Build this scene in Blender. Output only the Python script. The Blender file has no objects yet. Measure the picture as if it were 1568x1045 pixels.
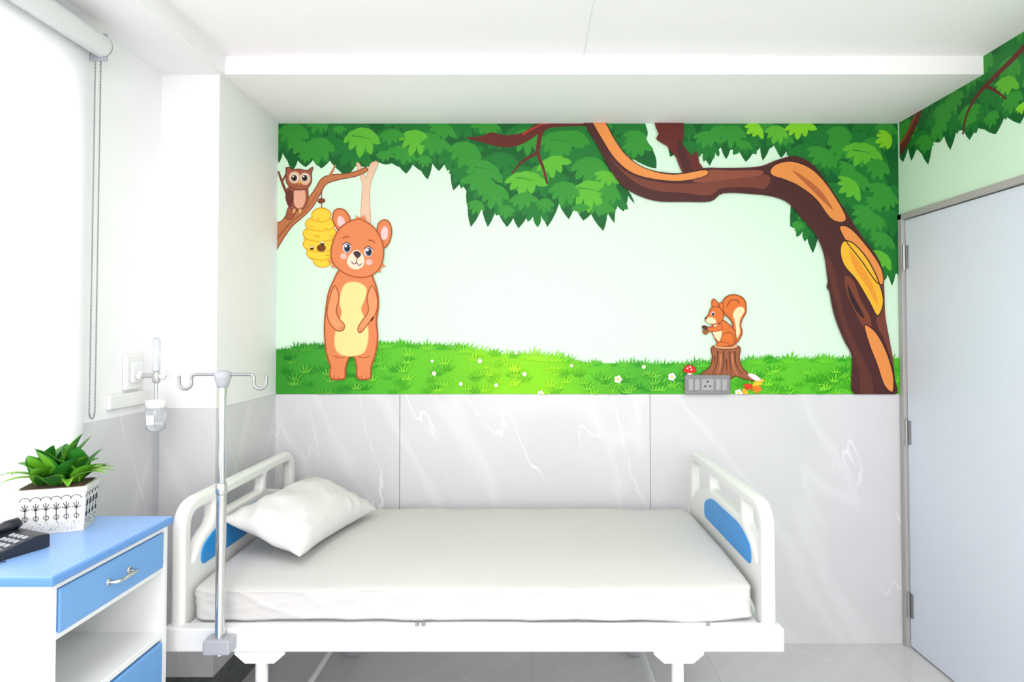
import bpy, bmesh, math, random
from mathutils import Vector, Matrix, noise, Euler
from mathutils.geometry import tessellate_polygon
random.seed(11)
scene = bpy.context.scene
try:
    scene.view_settings.view_transform = 'Standard'
    scene.view_settings.look = 'None'
    scene.view_settings.exposure = 0.0
except Exception:
    pass

# ------------------------------------------------------------ materials
def lin(c):
    c = c / 255.0
    return c / 12.92 if c <= 0.04045 else ((c + 0.055) / 1.055) ** 2.4
def rgb(c):
    return (lin(c[0]), lin(c[1]), lin(c[2]), 1)
MATS = {}
def mat(name, col, rough=0.5, metal=0.0, var=0.0, vscale=8.0, bump=0.0, bscale=60.0, spec=0.5, coat=0.0):
    if name in MATS: return MATS[name]
    m = bpy.data.materials.new(name); m.use_nodes = True
    nt = m.node_tree; b = nt.nodes['Principled BSDF']
    b.inputs['Base Color'].default_value = rgb(col)
    b.inputs['Roughness'].default_value = rough
    b.inputs['Metallic'].default_value = metal
    b.inputs['Specular IOR Level'].default_value = spec
    b.inputs['Coat Weight'].default_value = coat
    if var > 0:
        g = nt.nodes.new('ShaderNodeNewGeometry')
        n = nt.nodes.new('ShaderNodeTexNoise'); n.inputs['Scale'].default_value = vscale
        n.inputs['Detail'].default_value = 3
        nt.links.new(g.outputs['Position'], n.inputs['Vector'])
        mx = nt.nodes.new('ShaderNodeMix'); mx.data_type = 'RGBA'
        mx.inputs[6].default_value = rgb([max(0, v * (1 - var)) for v in col])
        mx.inputs[7].default_value = rgb([min(255, v * (1 + var)) for v in col])
        nt.links.new(n.outputs['Fac'], mx.inputs[0])
        nt.links.new(mx.outputs[2], b.inputs['Base Color'])
    if bump > 0:
        g = nt.nodes.new('ShaderNodeNewGeometry')
        n = nt.nodes.new('ShaderNodeTexNoise'); n.inputs['Scale'].default_value = bscale
        nt.links.new(g.outputs['Position'], n.inputs['Vector'])
        bp = nt.nodes.new('ShaderNodeBump'); bp.inputs['Strength'].default_value = bump
        bp.inputs['Distance'].default_value = 0.01
        nt.links.new(n.outputs['Fac'], bp.inputs['Height'])
        nt.links.new(bp.outputs['Normal'], b.inputs['Normal'])
    MATS[name] = m
    return m

def marble(name, base, vein, rough, vein_w=0.006, joints=False, strength=1.0):
    m = bpy.data.materials.new(name); m.use_nodes = True
    nt = m.node_tree; N = nt.nodes; L = nt.links
    b = N['Principled BSDF']; b.inputs['Roughness'].default_value = rough
    g = N.new('ShaderNodeNewGeometry')
    def dot(v):
        d = N.new('ShaderNodeVectorMath'); d.operation = 'DOT_PRODUCT'; d.inputs[1].default_value = v
        L.new(g.outputs['Position'], d.inputs[0]); return d.outputs['Value']
    def veins(pv, av, seed, w, detail):
        cx = N.new('ShaderNodeCombineXYZ'); L.new(dot(pv), cx.inputs[0]); L.new(dot(av), cx.inputs[1]); cx.inputs[2].default_value = seed
        n1 = N.new('ShaderNodeTexNoise'); n1.inputs['Scale'].default_value = 1.0; n1.inputs['Detail'].default_value = detail
        n1.inputs['Roughness'].default_value = 0.5
        L.new(cx.outputs[0], n1.inputs['Vector'])
        s = N.new('ShaderNodeMath'); s.operation = 'SUBTRACT'; s.inputs[1].default_value = 0.5
        L.new(n1.outputs['Fac'], s.inputs[0])
        a = N.new('ShaderNodeMath'); a.operation = 'ABSOLUTE'; L.new(s.outputs[0], a.inputs[0])
        mr = N.new('ShaderNodeMapRange'); mr.inputs['From Min'].default_value = 0; mr.inputs['From Max'].default_value = w
        mr.inputs['To Min'].default_value = 1; mr.inputs['To Max'].default_value = 0
        L.new(a.outputs[0], mr.inputs['Value']); return mr.outputs[0]
    v1 = veins((2.3, 2.3, 0.9), (0.25, -0.25, -0.62), 3.7, vein_w, 4)
    v2 = veins((1.7, -1.7, 1.0), (0.3, 0.3, -0.5), 11.2, vein_w * 5, 3)
    n2 = N.new('ShaderNodeTexNoise'); n2.inputs['Scale'].default_value = 2.6
    L.new(g.outputs['Position'], n2.inputs['Vector'])
    mr2 = N.new('ShaderNodeMapRange'); mr2.inputs['From Min'].default_value = 0.42; mr2.inputs['From Max'].default_value = 0.64
    mr2.inputs['To Max'].default_value = strength
    L.new(n2.outputs['Fac'], mr2.inputs['Value'])
    mu = N.new('ShaderNodeMath'); mu.operation = 'MULTIPLY'
    L.new(v1, mu.inputs[0]); L.new(mr2.outputs[0], mu.inputs[1])
    m3 = N.new('ShaderNodeMath'); m3.operation = 'MULTIPLY'; m3.inputs[1].default_value = 0.22 * strength; L.new(v2, m3.inputs[0])
    ad = N.new('ShaderNodeMath'); ad.operation = 'ADD'; ad.use_clamp = True; L.new(mu.outputs[0], ad.inputs[0]); L.new(m3.outputs[0], ad.inputs[1])
    n3 = N.new('ShaderNodeTexNoise'); n3.inputs['Scale'].default_value = 2.2; n3.inputs['Detail'].default_value = 5
    L.new(g.outputs['Position'], n3.inputs['Vector'])
    mx0 = N.new('ShaderNodeMix'); mx0.data_type = 'RGBA'
    mx0.inputs[6].default_value = rgb([v - 9 for v in base]); mx0.inputs[7].default_value = rgb([v + 8 for v in base])
    L.new(n3.outputs['Fac'], mx0.inputs[0])
    mx = N.new('ShaderNodeMix'); mx.data_type = 'RGBA'
    L.new(mx0.outputs[2], mx.inputs[6]); mx.inputs[7].default_value = rgb(vein)
    L.new(ad.outputs[0], mx.inputs[0])
    out = mx.outputs[2]
    if joints:
        br = N.new('ShaderNodeTexBrick'); br.offset = 0.0
        br.inputs['Scale'].default_value = 1.0
        br.inputs['Brick Width'].default_value = 0.8; br.inputs['Row Height'].default_value = 0.8
        br.inputs['Mortar Size'].default_value = 0.0015
        br.inputs['Mortar'].default_value = rgb([v - 24 for v in base])
        L.new(g.outputs['Position'], br.inputs['Vector'])
        L.new(out, br.inputs['Color1']); L.new(out, br.inputs['Color2'])
        out = br.outputs['Color']
    L.new(out, b.inputs['Base Color'])
    return m

M_WALL = mat('white_paint', (243, 242, 243), 0.6, var=0.01, bump=0.03)
M_CEIL = mat('ceiling_paint', (249, 245, 247), 0.7, var=0.004)
M_TILE = marble('grey_marble_tile', (212, 211, 213), (240, 240, 242), 0.25)
M_GROUT = mat('grout', (160, 160, 160), 0.9)
M_FLOOR = marble('floor_marble', (212, 211, 210), (232, 232, 232), 0.14, joints=True, strength=0.7)
M_SKIRT = mat('dark_skirting_granite', (86, 90, 90), 0.25, var=0.2, vscale=40)
M_DOORBLUE = mat('door_laminate', (218, 225, 236), 0.5, var=0.005)
M_STEEL = mat('door_frame_grey', (172, 170, 167), 0.45)
M_CHROME = mat('chrome', (215, 215, 215), 0.14, 1.0)
M_BRUSH = mat('brushed_steel', (170, 170, 170), 0.35, 1.0)
M_ABS = mat('white_abs_plastic', (232, 232, 229), 0.3)
M_PANELBLUE = mat('bed_panel_blue', (36, 140, 214), 0.35)
M_FRAME = mat('white_powder_coat', (232, 233, 234), 0.3)
M_SHEET = mat('white_cotton', (208, 206, 204), 0.9, var=0.006, bump=0.12, bscale=500, spec=0.15)
M_PILLOW = mat('pillow_cotton', (217, 215, 214), 0.9, var=0.008, bump=0.12, bscale=500, spec=0.15)
M_GREYPL = mat('grey_plastic', (170, 172, 178), 0.4)
M_DARKPL = mat('dark_plastic', (60, 62, 66), 0.5)
M_BLACK = mat('black_plastic', (32, 34, 44), 0.35)
M_CABBLUE = mat('cabinet_blue', (108, 160, 216), 0.35, var=0.01)
M_CABTOP = mat('cabinet_top_blue', (136, 176, 230), 0.3, var=0.01)
M_CABTOPD = mat('cabinet_edge_blue', (96, 146, 210), 0.35)
M_CABW = mat('cabinet_white', (236, 237, 238), 0.35)

# ------------------------------------------------------------ mesh builder
def empty(name, loc=(0, 0, 0)):
    e = bpy.data.objects.new(name, None); scene.collection.objects.link(e)
    e.location = loc; e.empty_display_size = 0.1
    return e
class MB:
    def __init__(self): self.v = []; self.f = []; self.m = []; self.mats = []; self.sm = []
    def mi(self, m):
        if m not in self.mats: self.mats.append(m)
        return self.mats.index(m)
    def raw(self, vs, fs, m, smooth=False):
        o = len(self.v); self.v += [Vector(p) for p in vs]; k = self.mi(m)
        for f in fs:
            self.f.append([i + o for i in f]); self.m.append(k); self.sm.append(smooth)
    def box(self, a, b, m, bev=0.0, rot=None, piv=None):
        bm = bmesh.new(); bmesh.ops.create_cube(bm, size=1)
        c = [(a[i] + b[i]) / 2 for i in range(3)]; s = [abs(b[i] - a[i]) for i in range(3)]
        for v in bm.verts: v.co = Vector((v.co.x * s[0], v.co.y * s[1], v.co.z * s[2]))
        if bev > 0:
            bmesh.ops.bevel(bm, geom=bm.edges[:], offset=min(bev, min(s) * 0.45), segments=3, profile=0.5, affect='EDGES')
        for v in bm.verts:
            p = v.co + Vector(c)
            if rot is not None:
                pv = Vector(piv if piv else c); p = rot @ (p - pv) + pv
            v.co = p
        bm.verts.index_update()
        self.raw([v.co.copy() for v in bm.verts], [[v.index for v in f.verts] for f in bm.faces], m, False)
        bm.free()
    def tube(self, path, r, m, n=14, cap=True, closed=False):
        P = [Vector(p) for p in path]; rs = r if isinstance(r, (list, tuple)) else [r] * len(P)
        vs = []; fs = []; T0 = None; U = None
        for i, p in enumerate(P):
            if closed: t = (P[(i + 1) % len(P)] - P[i - 1])
            else: t = (P[min(i + 1, len(P) - 1)] - P[max(i - 1, 0)])
            t.normalize()
            if U is None:
                a = Vector((0, 0, 1)) if abs(t.z) < 0.9 else Vector((1, 0, 0))
                U = t.cross(a).normalized()
            else:
                U = (U - t * U.dot(t)).normalized()
            W = t.cross(U)
            for k in range(n):
                an = 2 * math.pi * k / n
                vs.append(p + (U * math.cos(an) + W * math.sin(an)) * rs[i])
        R = len(P)
        for i in range(R if closed else R - 1):
            j = (i + 1) % R
            for k in range(n):
                fs.append([i * n + k, i * n + (k + 1) % n, j * n + (k + 1) % n, j * n + k])
        self.raw(vs, fs, m, True)
        if cap and not closed:
            self.raw(vs[:n], [list(range(n))[::-1]], m); self.raw(vs[-n:], [list(range(n))], m)
    def revolve(self, c, prof, m, n=24, axis='Z'):
        vs = []; fs = []
        for r, h in prof:
            for k in range(n):
                a = 2 * math.pi * k / n
                x, y, z = r * math.cos(a), r * math.sin(a), h
                if axis == 'X': x, y, z = z, x, y
                if axis == 'Y': x, y, z = y, z, x
                vs.append(Vector(c) + Vector((x, y, z)))
        for i in range(len(prof) - 1):
            for k in range(n):
                fs.append([i * n + k, i * n + (k + 1) % n, (i + 1) * n + (k + 1) % n, (i + 1) * n + k])
        fs.append(list(range(n))[::-1]); fs.append([(len(prof) - 1) * n + k for k in range(n)])
        self.raw(vs, fs, m, True)
    def obj(self, name, parent=None, bevel=0.0, auto=True):
        me = bpy.data.meshes.new(name)
        me.from_pydata([tuple(p) for p in self.v], [], self.f)
        for mm in self.mats: me.materials.append(mm)
        for i, p in enumerate(me.polygons):
            p.material_index = self.m[i]; p.use_smooth = self.sm[i]
        me.update()
        o = bpy.data.objects.new(name, me); scene.collection.objects.link(o)
        if parent: o.parent = parent
        if bevel > 0:
            b = o.modifiers.new('bev', 'BEVEL'); b.width = bevel; b.segments = 2; b.limit_method = 'ANGLE'
        return o

def round_poly(pts, r, n=6):
    out = []; N = len(pts)
    for i in range(N):
        p = Vector(pts[i]); a = Vector(pts[i - 1]); b = Vector(pts[(i + 1) % N])
        rr = r[i] if isinstance(r, (list, tuple)) else r
        da = (a - p); db = (b - p)
        d = min(rr, da.length * 0.49, db.length * 0.49)
        s = p + da.normalized() * d; e = p + db.normalized() * d
        for k in range(n + 1):
            t = k / n
            out.append(s * (1 - t) ** 2 + p * 2 * t * (1 - t) + e * t * t)
    return out

def plate(name, loops, thick, bev, m, xf, parent=None):
    cu = bpy.data.curves.new(name, 'CURVE'); cu.dimensions = '2D'; cu.fill_mode = 'BOTH'
    cu.extrude = max(thick / 2 - bev, 0.0001); cu.bevel_depth = bev; cu.bevel_resolution = 3; cu.offset = -bev
    for lp in loops:
        sp = cu.splines.new('POLY'); sp.points.add(len(lp) - 1)
        for i, p in enumerate(lp): sp.points[i].co = (p[0], p[1], 0, 1)
        sp.use_cyclic_u = True
    tmp = bpy.data.objects.new('tmp', cu); scene.collection.objects.link(tmp)
    dg = bpy.context.evaluated_depsgraph_get(); dg.update()
    me = bpy.data.meshes.new_from_object(tmp.evaluated_get(dg))
    bpy.data.objects.remove(tmp)
    for v in me.vertices: v.co = xf(v.co)
    me.materials.clear(); me.materials.append(m)
    me.name = name
    o = bpy.data.objects.new(name, me); scene.collection.objects.link(o)
    bm = bmesh.new(); bm.from_mesh(me); bmesh.ops.remove_doubles(bm, verts=bm.verts[:], dist=1e-5)
    bmesh.ops.recalc_face_normals(bm, faces=bm.faces[:]); bm.to_mesh(me); bm.free()
    if parent: o.parent = parent
    return o

# ------------------------------------------------------------ dimensions
H = 1.48; YB = 2.92; XR = 1.775; XL = -1.46; CX = -1.233; CY = 2.37
ZS = 2.497; ZC = 2.57; ZT = 1.185; YN = -2.2

# ------------------------------------------------------------ room shell
b = MB(); b.box((XL - 0.2, YN - 0.1, -0.1), (XR + 0.2, YB + 0.2, 0), M_FLOOR); b.obj('floor')
b = MB(); b.box((XL - 0.2, YN - 0.1, ZC), (XR + 0.2, YB + 0.2, ZC + 0.1), M_CEIL)
b.box((0.20, 1.0, ZC - 0.0015), (0.203, 2.36, ZC), mat('ceiling_joint', (226, 230, 226), 0.8)); b.obj('ceiling')

M_MINT = mat('mint_paint', (212, 240, 214), 0.5, var=0.004, spec=0.3)
b = MB()
b.box((XL - 0.2, YB + 0.012, 0), (XR + 0.2, YB + 0.15, ZC), M_GROUT)
b.box((CX - 0.1, YB, ZT), (XR, YB + 0.012, ZC), M_MINT)
xs = [-1.3, -0.636, 0.566, XR]
for i in range(3):
    b.box((xs[i] + 0.0012, YB, 0.0), (xs[i + 1] - 0.0012, YB + 0.012, ZT - 0.001), M_TILE)
b.obj('wall_back')

WY0, WY1, WZ0, WZ1 = 0.35, 1.90, 0.85, 2.35
b = MB()
T = 0.15
b.box((XL - T, YN, 0), (XL, WY0, ZC), M_WALL)
b.box((XL - T, WY1, ZT), (XL, YB, ZC), M_WALL)
b.box((XL - T, WY0, WZ1), (XL, WY1, ZC), M_WALL)
b.box((XL - T, WY0, 0), (XL, WY1, WZ0), M_WALL)
b.box((XL - T, WY1, 0), (XL, CY + 0.1, ZT), M_TILE)
b.obj('wall_left')
b = MB()
for y0, y1, z0, z1 in ((WY0, WY0 + 0.05, WZ0, WZ1), (WY1 - 0.05, WY1, WZ0, WZ1), (WY0, WY1, WZ0, WZ0 + 0.05), (WY0, WY1, WZ1 - 0.05, WZ1), (1.1, 1.15, WZ0, WZ1)):
    b.box((XL - 0.10, y0, z0), (XL - 0.05, y1, z1), M_ABS)
b.obj('window_1')

b = MB()
b.box((XL, CY + 0.01, 0), (CX - 0.01, YB, ZT), M_GROUT)
b.box((XL, CY, ZT), (CX, YB, ZC - 0.001), M_WALL)
b.box((XL, CY, 0.15), (CX, CY + 0.01, ZT - 0.001), M_TILE)
b.box((CX - 0.01, CY + 0.01, 0.15), (CX, YB, ZT - 0.001), M_TILE)
b.box((XL, CY - 0.002, 0), (CX + 0.002, CY + 0.01, 0.15), M_SKIRT)
b.box((CX - 0.01, CY + 0.01, 0), (CX + 0.002, YB, 0.15), M_SKIRT)
b.obj('wall_left_column')
b = MB(); b.box((XL, CY - 0.035, 0), (XL + 0.006, CY - 0.002, ZT), mat('trim_steel', (196, 197, 200), 0.4)); b.obj('trim_1')

b = MB(); b.box((CX + 0.026, 2.36, ZS), (XR, YB + 0.012, ZC), M_CEIL); b.obj('ceiling_beam')
b = MB(); b.box((XL, YN, ZS + 0.002), (CX + 0.026, CY, ZC), M_WALL); b.box((CX - 0.002, CY, ZS + 0.002), (CX + 0.026, YB, ZC), M_WALL); b.obj('ceiling_bulkhead')

DY0, DY1, DZ = 1.93, 2.915, 2.05
b = MB()
b.box((XR, YN, 0), (XR + T, 0.8, ZC), M_WALL)
b.box((XR, 0.8, 0), (XR + T, DY0, ZC), M_MINT)
b.box((XR, DY0, DZ), (XR + T, YB + 0.01, ZC), M_MINT)
b.obj('wall_right')
RX0, RX1, RZ0, RZ1 = -1.0, 1.3, 0.75, 2.35  # opening and frame of an unseen window, made up to carry fill light
b = MB()
b.box((XL - T, YN - 0.1, 0), (RX0, YN, ZC), M_WALL); b.box((RX1, YN - 0.1, 0), (XR + T, YN, ZC), M_WALL)
b.box((RX0, YN - 0.1, 0), (RX1, YN, RZ0), M_WALL); b.box((RX0, YN - 0.1, RZ1), (RX1, YN, ZC), M_WALL)
b.obj('wall_front')
b = MB()
for x0, x1, z0, z1 in ((RX0, RX0 + 0.05, RZ0, RZ1), (RX1 - 0.05, RX1, RZ0, RZ1), (RX0, RX1, RZ0, RZ0 + 0.05), (RX0, RX1, RZ1 - 0.05, RZ1), (0.125, 0.175, RZ0, RZ1)):
    b.box((x0, YN - 0.07, z0), (x1, YN - 0.03, z1), M_ABS)
b.obj('added_rear_window')

# door
door = empty('door_1')
b = MB()
b.box((XR - 0.012, DY1 - 0.03, 0), (XR + T, DY1, DZ), M_STEEL)
b.box((XR - 0.012, DY0, 0), (XR + T, DY0 + 0.03, DZ), M_STEEL)
b.box((XR - 0.012, DY0, DZ - 0.028), (XR + T, DY1, DZ), M_STEEL)
b.obj('door_frame', door, 0.002)
b = MB(); b.box((XR + 0.004, DY0 + 0.033, 0.008), (XR + 0.044, DY1 - 0.034, DZ - 0.032), M_DOORBLUE); b.obj('door_leaf', door, 0.002)
b = MB(); b.box((XR + 0.06, DY0, 0), (XR + T, DY1, DZ), M_DARKPL); b.obj('door_backing', door)
b = MB()
for z in (1.84, 1.01, 0.20):
    b.tube([(XR - 0.005, DY1 - 0.036, z - 0.06), (XR - 0.005, DY1 - 0.036, z + 0.06)], 0.007, M_BRUSH)
    b.box((XR + 0.0, DY1 - 0.06, z - 0.055), (XR + 0.006, DY1 - 0.03, z + 0.055), M_BRUSH)
b.obj('hinges', door)
b = MB()
b.tube([(XR + 0.004, DY0 + 0.06, 1.0), (XR - 0.045, DY0 + 0.06, 1.0), (XR - 0.05, DY0 + 0.065, 1.0), (XR - 0.05, DY0 + 0.065, 0.90)], 0.008, M_BRUSH)
b.revolve((XR - 0.004, DY0 + 0.06, 1.0), [(0.022, 0), (0.022, 0.008)], M_BRUSH, axis='X')
b.obj('door_handle', door)

# ------------------------------------------------------------ mural
def cr(pts, n=5, closed=True):
    out = []; N = len(pts)
    rng = range(N) if closed else range(N - 1)
    for i in rng:
        if closed: p0, p1, p2, p3 = pts[i - 1], pts[i], pts[(i + 1) % N], pts[(i + 2) % N]
        else: p0, p1, p2, p3 = pts[max(i - 1, 0)], pts[i], pts[i + 1], pts[min(i + 2, N - 1)]
        for k in range(n):
            t = k / n
            q = []
            for d in (0, 1):
                q.append(0.5 * ((2 * p1[d]) + (-p0[d] + p2[d]) * t + (2 * p0[d] - 5 * p1[d] + 4 * p2[d] - p3[d]) * t * t + (-p0[d] + 3 * p1[d] - 3 * p2[d] + p3[d]) * t ** 3))
            out.append(tuple(q))
    if not closed: out.append(tuple(pts[-1]))
    return out
def bulge(pts, bf=0.12, n=4):
    out = []; N = len(pts)
    for i in range(N):
        a = Vector(pts[i]); c = Vector(pts[(i + 1) % N]); d = c - a; nn = Vector((-d.y, d.x))
        for k in range(n):
            t = k / n; out.append(tuple(a + d * t + nn * bf * 4 * t * (1 - t)))
    return out
def map_back(x, y, off):
    s = 1 / (1 - 2.4e-5 * (510 - y))
    X = (x - 815) / 318 * s; Z = H + (510 - y) / 318 * s
    X = max(CX + 0.001, min(XR - 0.001, X)); Z = max(ZT + 0.0008, min(ZS - 0.0005, Z))
    return Vector((X, YB - 0.0006 - off, Z))
def map_right(x, y, off):
    Y = min(YB - 0.012, YB - x / 318); Z = min(ZC - 0.001, max(DZ + 0.005, H + (510 - y) / 318))
    return Vector((XR - 0.0006 - off, Y, Z))
class Flat:
    # every painted patch gets its own tiny paint thickness so none are coplanar
    def __init__(s, mp): s.mp = mp; s.q = []
    def add(s, part, pts, col, l):
        s.q.append((l, len(s.q), part, list(pts), None, tuple(col)))
    def stroke(s, part, pts, w, col, l, closed=False, smooth=True, taper=False):
        if smooth: pts = cr(pts, 5, closed)
        N = len(pts); L = []; R = []
        for i in range(N):
            if closed: a, c = pts[i - 1], pts[(i + 1) % N]
            else: a, c = pts[max(i - 1, 0)], pts[min(i + 1, N - 1)]
            d = Vector((c[0] - a[0], c[1] - a[1]))
            if d.length < 1e-6: d = Vector((1, 0))
            d.normalize(); n = Vector((-d.y, d.x))
            ww = w[0] + (w[1] - w[0]) * i / (N - 1) if isinstance(w, (tuple, list)) else w
            if taper: ww *= math.sin(math.pi * (0.05 + 0.9 * i / (N - 1)))
            L.append((pts[i][0] + n.x * ww / 2, pts[i][1] + n.y * ww / 2)); R.append((pts[i][0] - n.x * ww / 2, pts[i][1] - n.y * ww / 2))
        fs = [[i, (i + 1) % N, N + (i + 1) % N, N + i] for i in range(N if closed else N - 1)]
        s.q.append((l, len(s.q), part, L + R, fs, tuple(col)))
    def ell(s, part, cx, cy, rx, ry, col, l, rot=0, n=24):
        c, q = math.cos(rot), math.sin(rot); pts = []
        for k in range(n):
            a = 2 * math.pi * k / n; x = rx * math.cos(a); y = ry * math.sin(a)
            pts.append((cx + x * c - y * q, cy + x * q + y * c))
        s.add(part, pts, col, l)
    def shape(s, part, pts, col, l, out=None, ow=1.6, sm=True):
        P = cr(pts) if sm else pts
        s.add(part, P, col, l)
        if out: s.stroke(part, P, ow, out, l + 1, True, False)
    def finish(s, parent):
        parts = {}
        s.q.sort(key=lambda t: (t[0], t[1])); off = 0.0
        for l, i, part, pts, fs, col in s.q:
            off += 0.0000045
            mb = parts.setdefault(part, MB())
            col = tuple(int(min(255, c * 0.95)) for c in col)
            m = mat('paint_%d_%d_%d' % col, col, 0.5, spec=0.25)
            if fs is None:
                try: fs = [list(t) for t in tessellate_polygon([[Vector((p[0], p[1], 0)) for p in pts]])]
                except Exception: continue
            vs = [s.mp(p[0], p[1], off) for p in pts]
            mb.raw(vs, fs, m)
        for k, mb in parts.items():
            mb.obj(k, parent)
LEAF = [(-1.0, 0.35), (-0.62, 0.12), (-0.66, 0.72), (-0.28, 0.32), (-0.06, 1.1), (0.18, 0.36), (0.56, 0.86), (0.56, 0.2), (1.0, 0.2), (0.66, -0.35), (0.1, -0.58), (-0.5, -0.42), (-0.86, -0.1)]
LEAF2 = [(-1.15, 0.2), (-0.75, 0.1), (-0.8, 0.55), (-0.42, 0.25), (-0.24, 0.85), (0.06, 0.3), (0.34, 0.62), (0.5, 0.12), (1.15, 0.1), (0.74, -0.3), (0.2, -0.52), (-0.35, -0.45), (-0.85, -0.2)]
G0 = (14, 98, 40); G1 = (28, 122, 46); G2 = (54, 150, 50); G3 = (96, 186, 50); G4 = (134, 212, 40); GD = (10, 78, 38)
def leaf(F, part, cx, cy, s, rot, col, l, flip=1, bounds=None):
    c, q = math.cos(rot), math.sin(rot)
    LL = LEAF if (int(cx * 7 + cy * 3) % 2) else LEAF2
    pts = bulge([(x * flip, y) for x, y in LL], 0.13 * flip, 3)
    P = [(cx + (x * c - y * q) * s, cy + (x * q + y * c) * s) for x, y in pts]
    F.add(part, P, col, l)
def inside(p, poly):
    x, y = p; r = False; N = len(poly)
    for i in range(N):
        x1, y1 = poly[i - 1]; x2, y2 = poly[i]
        if (y1 > y) != (y2 > y) and x < (x2 - x1) * (y - y1) / (y2 - y1) + x1: r = not r
    return r

mural = empty('wall_mural')
F = Flat(map_back)
can = [(420, 185), (420, 238), (427, 250), (433, 234), (440, 246), (448, 262), (456, 246), (468, 256), (480, 244), (492, 258), (505, 246), (520, 262), (530, 270), (546, 252), (560, 256), (575, 246), (590, 252), (600, 250), (612, 256), (622, 266), (632, 252), (645, 262), (655, 275), (662, 250), (672, 262), (680, 252), (690, 262), (694, 292), (706, 278), (714, 292), (716, 318), (721, 348), (738, 318), (747, 348), (760, 318), (776, 348), (786, 334), (794, 350), (812, 322), (822, 342), (830, 322), (838, 348), (856, 312), (871, 336), (880, 314), (893, 338), (905, 328), (924, 354), (930, 324), (941, 342), (939, 308), (955, 324), (962, 300), (972, 312), (962, 292), (950, 270), (945, 240), (960, 235), (985, 252), (1005, 258), (1004, 240), (990, 215), (988, 186)]
F.add('leaf_canopy', bulge(can, 0.05, 3), G0, 2)
can2 = [(1022, 186), (1026, 240), (1034, 236), (1045, 250), (1062, 246), (1070, 226), (1078, 238), (1087, 254), (1094, 232), (1104, 226), (1112, 244), (1118, 230), (1130, 226), (1142, 248), (1152, 236), (1164, 226), (1168, 246), (1178, 228), (1186, 222), (1196, 242), (1204, 232), (1214, 250), (1215, 300), (1210, 347), (1226, 350), (1236, 364), (1245, 388), (1254, 350), (1290, 330), (1330, 380), (1345, 405), (1352, 434), (1358, 405), (1366, 438), (1372, 412), (1380, 430), (1380, 185)]
F.add('leaf_canopy', bulge(can2, 0.05, 3), G0, 2)
def scatter(F, part, poly, n, smin, smax, cols, lay, pad=0.55):
    xs = [p[0] for p in poly]; ys = [p[1] for p in poly]; done = 0; tries = 0; pl = []
    while done < n and tries < 6000:
        tries += 1
        x = random.uniform(min(xs), max(xs)); y = random.uniform(min(ys), max(ys)); s = random.uniform(smin, smax)
        if not inside((x, y), poly) or not inside((x, y + s * pad), poly) or not inside((x - s * pad, y), poly) or not inside((x + s * pad, y), poly): continue
        if any((x - a) ** 2 + (y - c) ** 2 < (0.62 * (s + t)) ** 2 for a, c, t in pl): continue
        pl.append((x, y, s))
        leaf(F, part, x, y, s, random.uniform(-0.6, 0.7), random.choice(cols), lay, random.choice((-1, 1)))
        done += 1
scatter(F, 'leaf_canopy', can, 60, 22, 32, [G1], 3, 0.7)
scatter(F, 'leaf_canopy', can2, 36, 20, 30, [G1], 3, 0.65)
scatter(F, 'leaf_canopy', can, 16, 17, 25, [G2], 4, 0.85)
scatter(F, 'leaf_canopy', can2, 12, 15, 23, [G2], 4, 0.85)
for x, y, s, r, c in [(555, 212, 28, .1, G3), (450, 203, 25, .2, G2), (487, 226, 26, 0, G2), (637, 214, 25, .3, G3), (600, 208, 18, 0, G2), (668, 222, 22, .2, G2), (713, 232, 26, .3, G2), (742, 262, 29, .5, G2), (757, 296, 24, .2, G2), (806, 278, 29, .1, G3), (802, 306, 20, 0, G2), (860, 218, 32, .1, G2), (848, 252, 24, -.2, G3), (880, 212, 22, .3, G2), (905, 258, 30, .2, G2), (903, 294, 30, 0, G3), (865, 292, 24, .2, G2), (935, 296, 18, .4, G2), (930, 272, 18, .4, G3), (975, 212, 20, .5, G2), (1084, 212, 20, .2, G2), (1122, 205, 22, .1, G2), (1156, 198, 17, .8, G4), (1226, 196, 22, 0, G4), (1260, 240, 24, .6, G2), (1322, 234, 28, .3, G3), (1356, 213, 16, 1.2, G4), (1300, 262, 18, .9, G2), (1302, 288, 22, .9, G3), (1345, 256, 20, .4, G2), (1350, 292, 20, .5, G2), (1325, 330, 22, .9, G2), (1352, 368, 20, .6, G2), (1352, 398, 18, .9, G3), (1222, 345, 10, .4, G2), (1190, 203, 18, .3, G3), (1286, 205, 20, .3, G2)]:
    leaf(F, 'leaf_canopy', x, y, s, r, c, 5)
for x, y, s, r in [(520, 198, 10, 0), (682, 200, 12, .4), (730, 315, 14, .4), (775, 322, 13, 0), (835, 312, 14, .1), (890, 318, 12, 0), (928, 320, 14, .3), (1140, 222, 12, .4), (1338, 312, 14, .8), (470, 240, 12, .1), (650, 245, 12, .2), (590, 238, 13, .1)]:
    leaf(F, 'leaf_canopy', x, y, s, r, G2, 6)
for x, y, s in [(806, 276, 16), (903, 292, 18), (742, 260, 16), (860, 217, 18), (1322, 234, 16), (555, 212, 16)]:
    F.stroke('leaf_canopy', [(x - s, y - 4), (x, y - 2), (x + s * .8, y + 2)], (1.6, 0.4), G1, 7)

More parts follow.
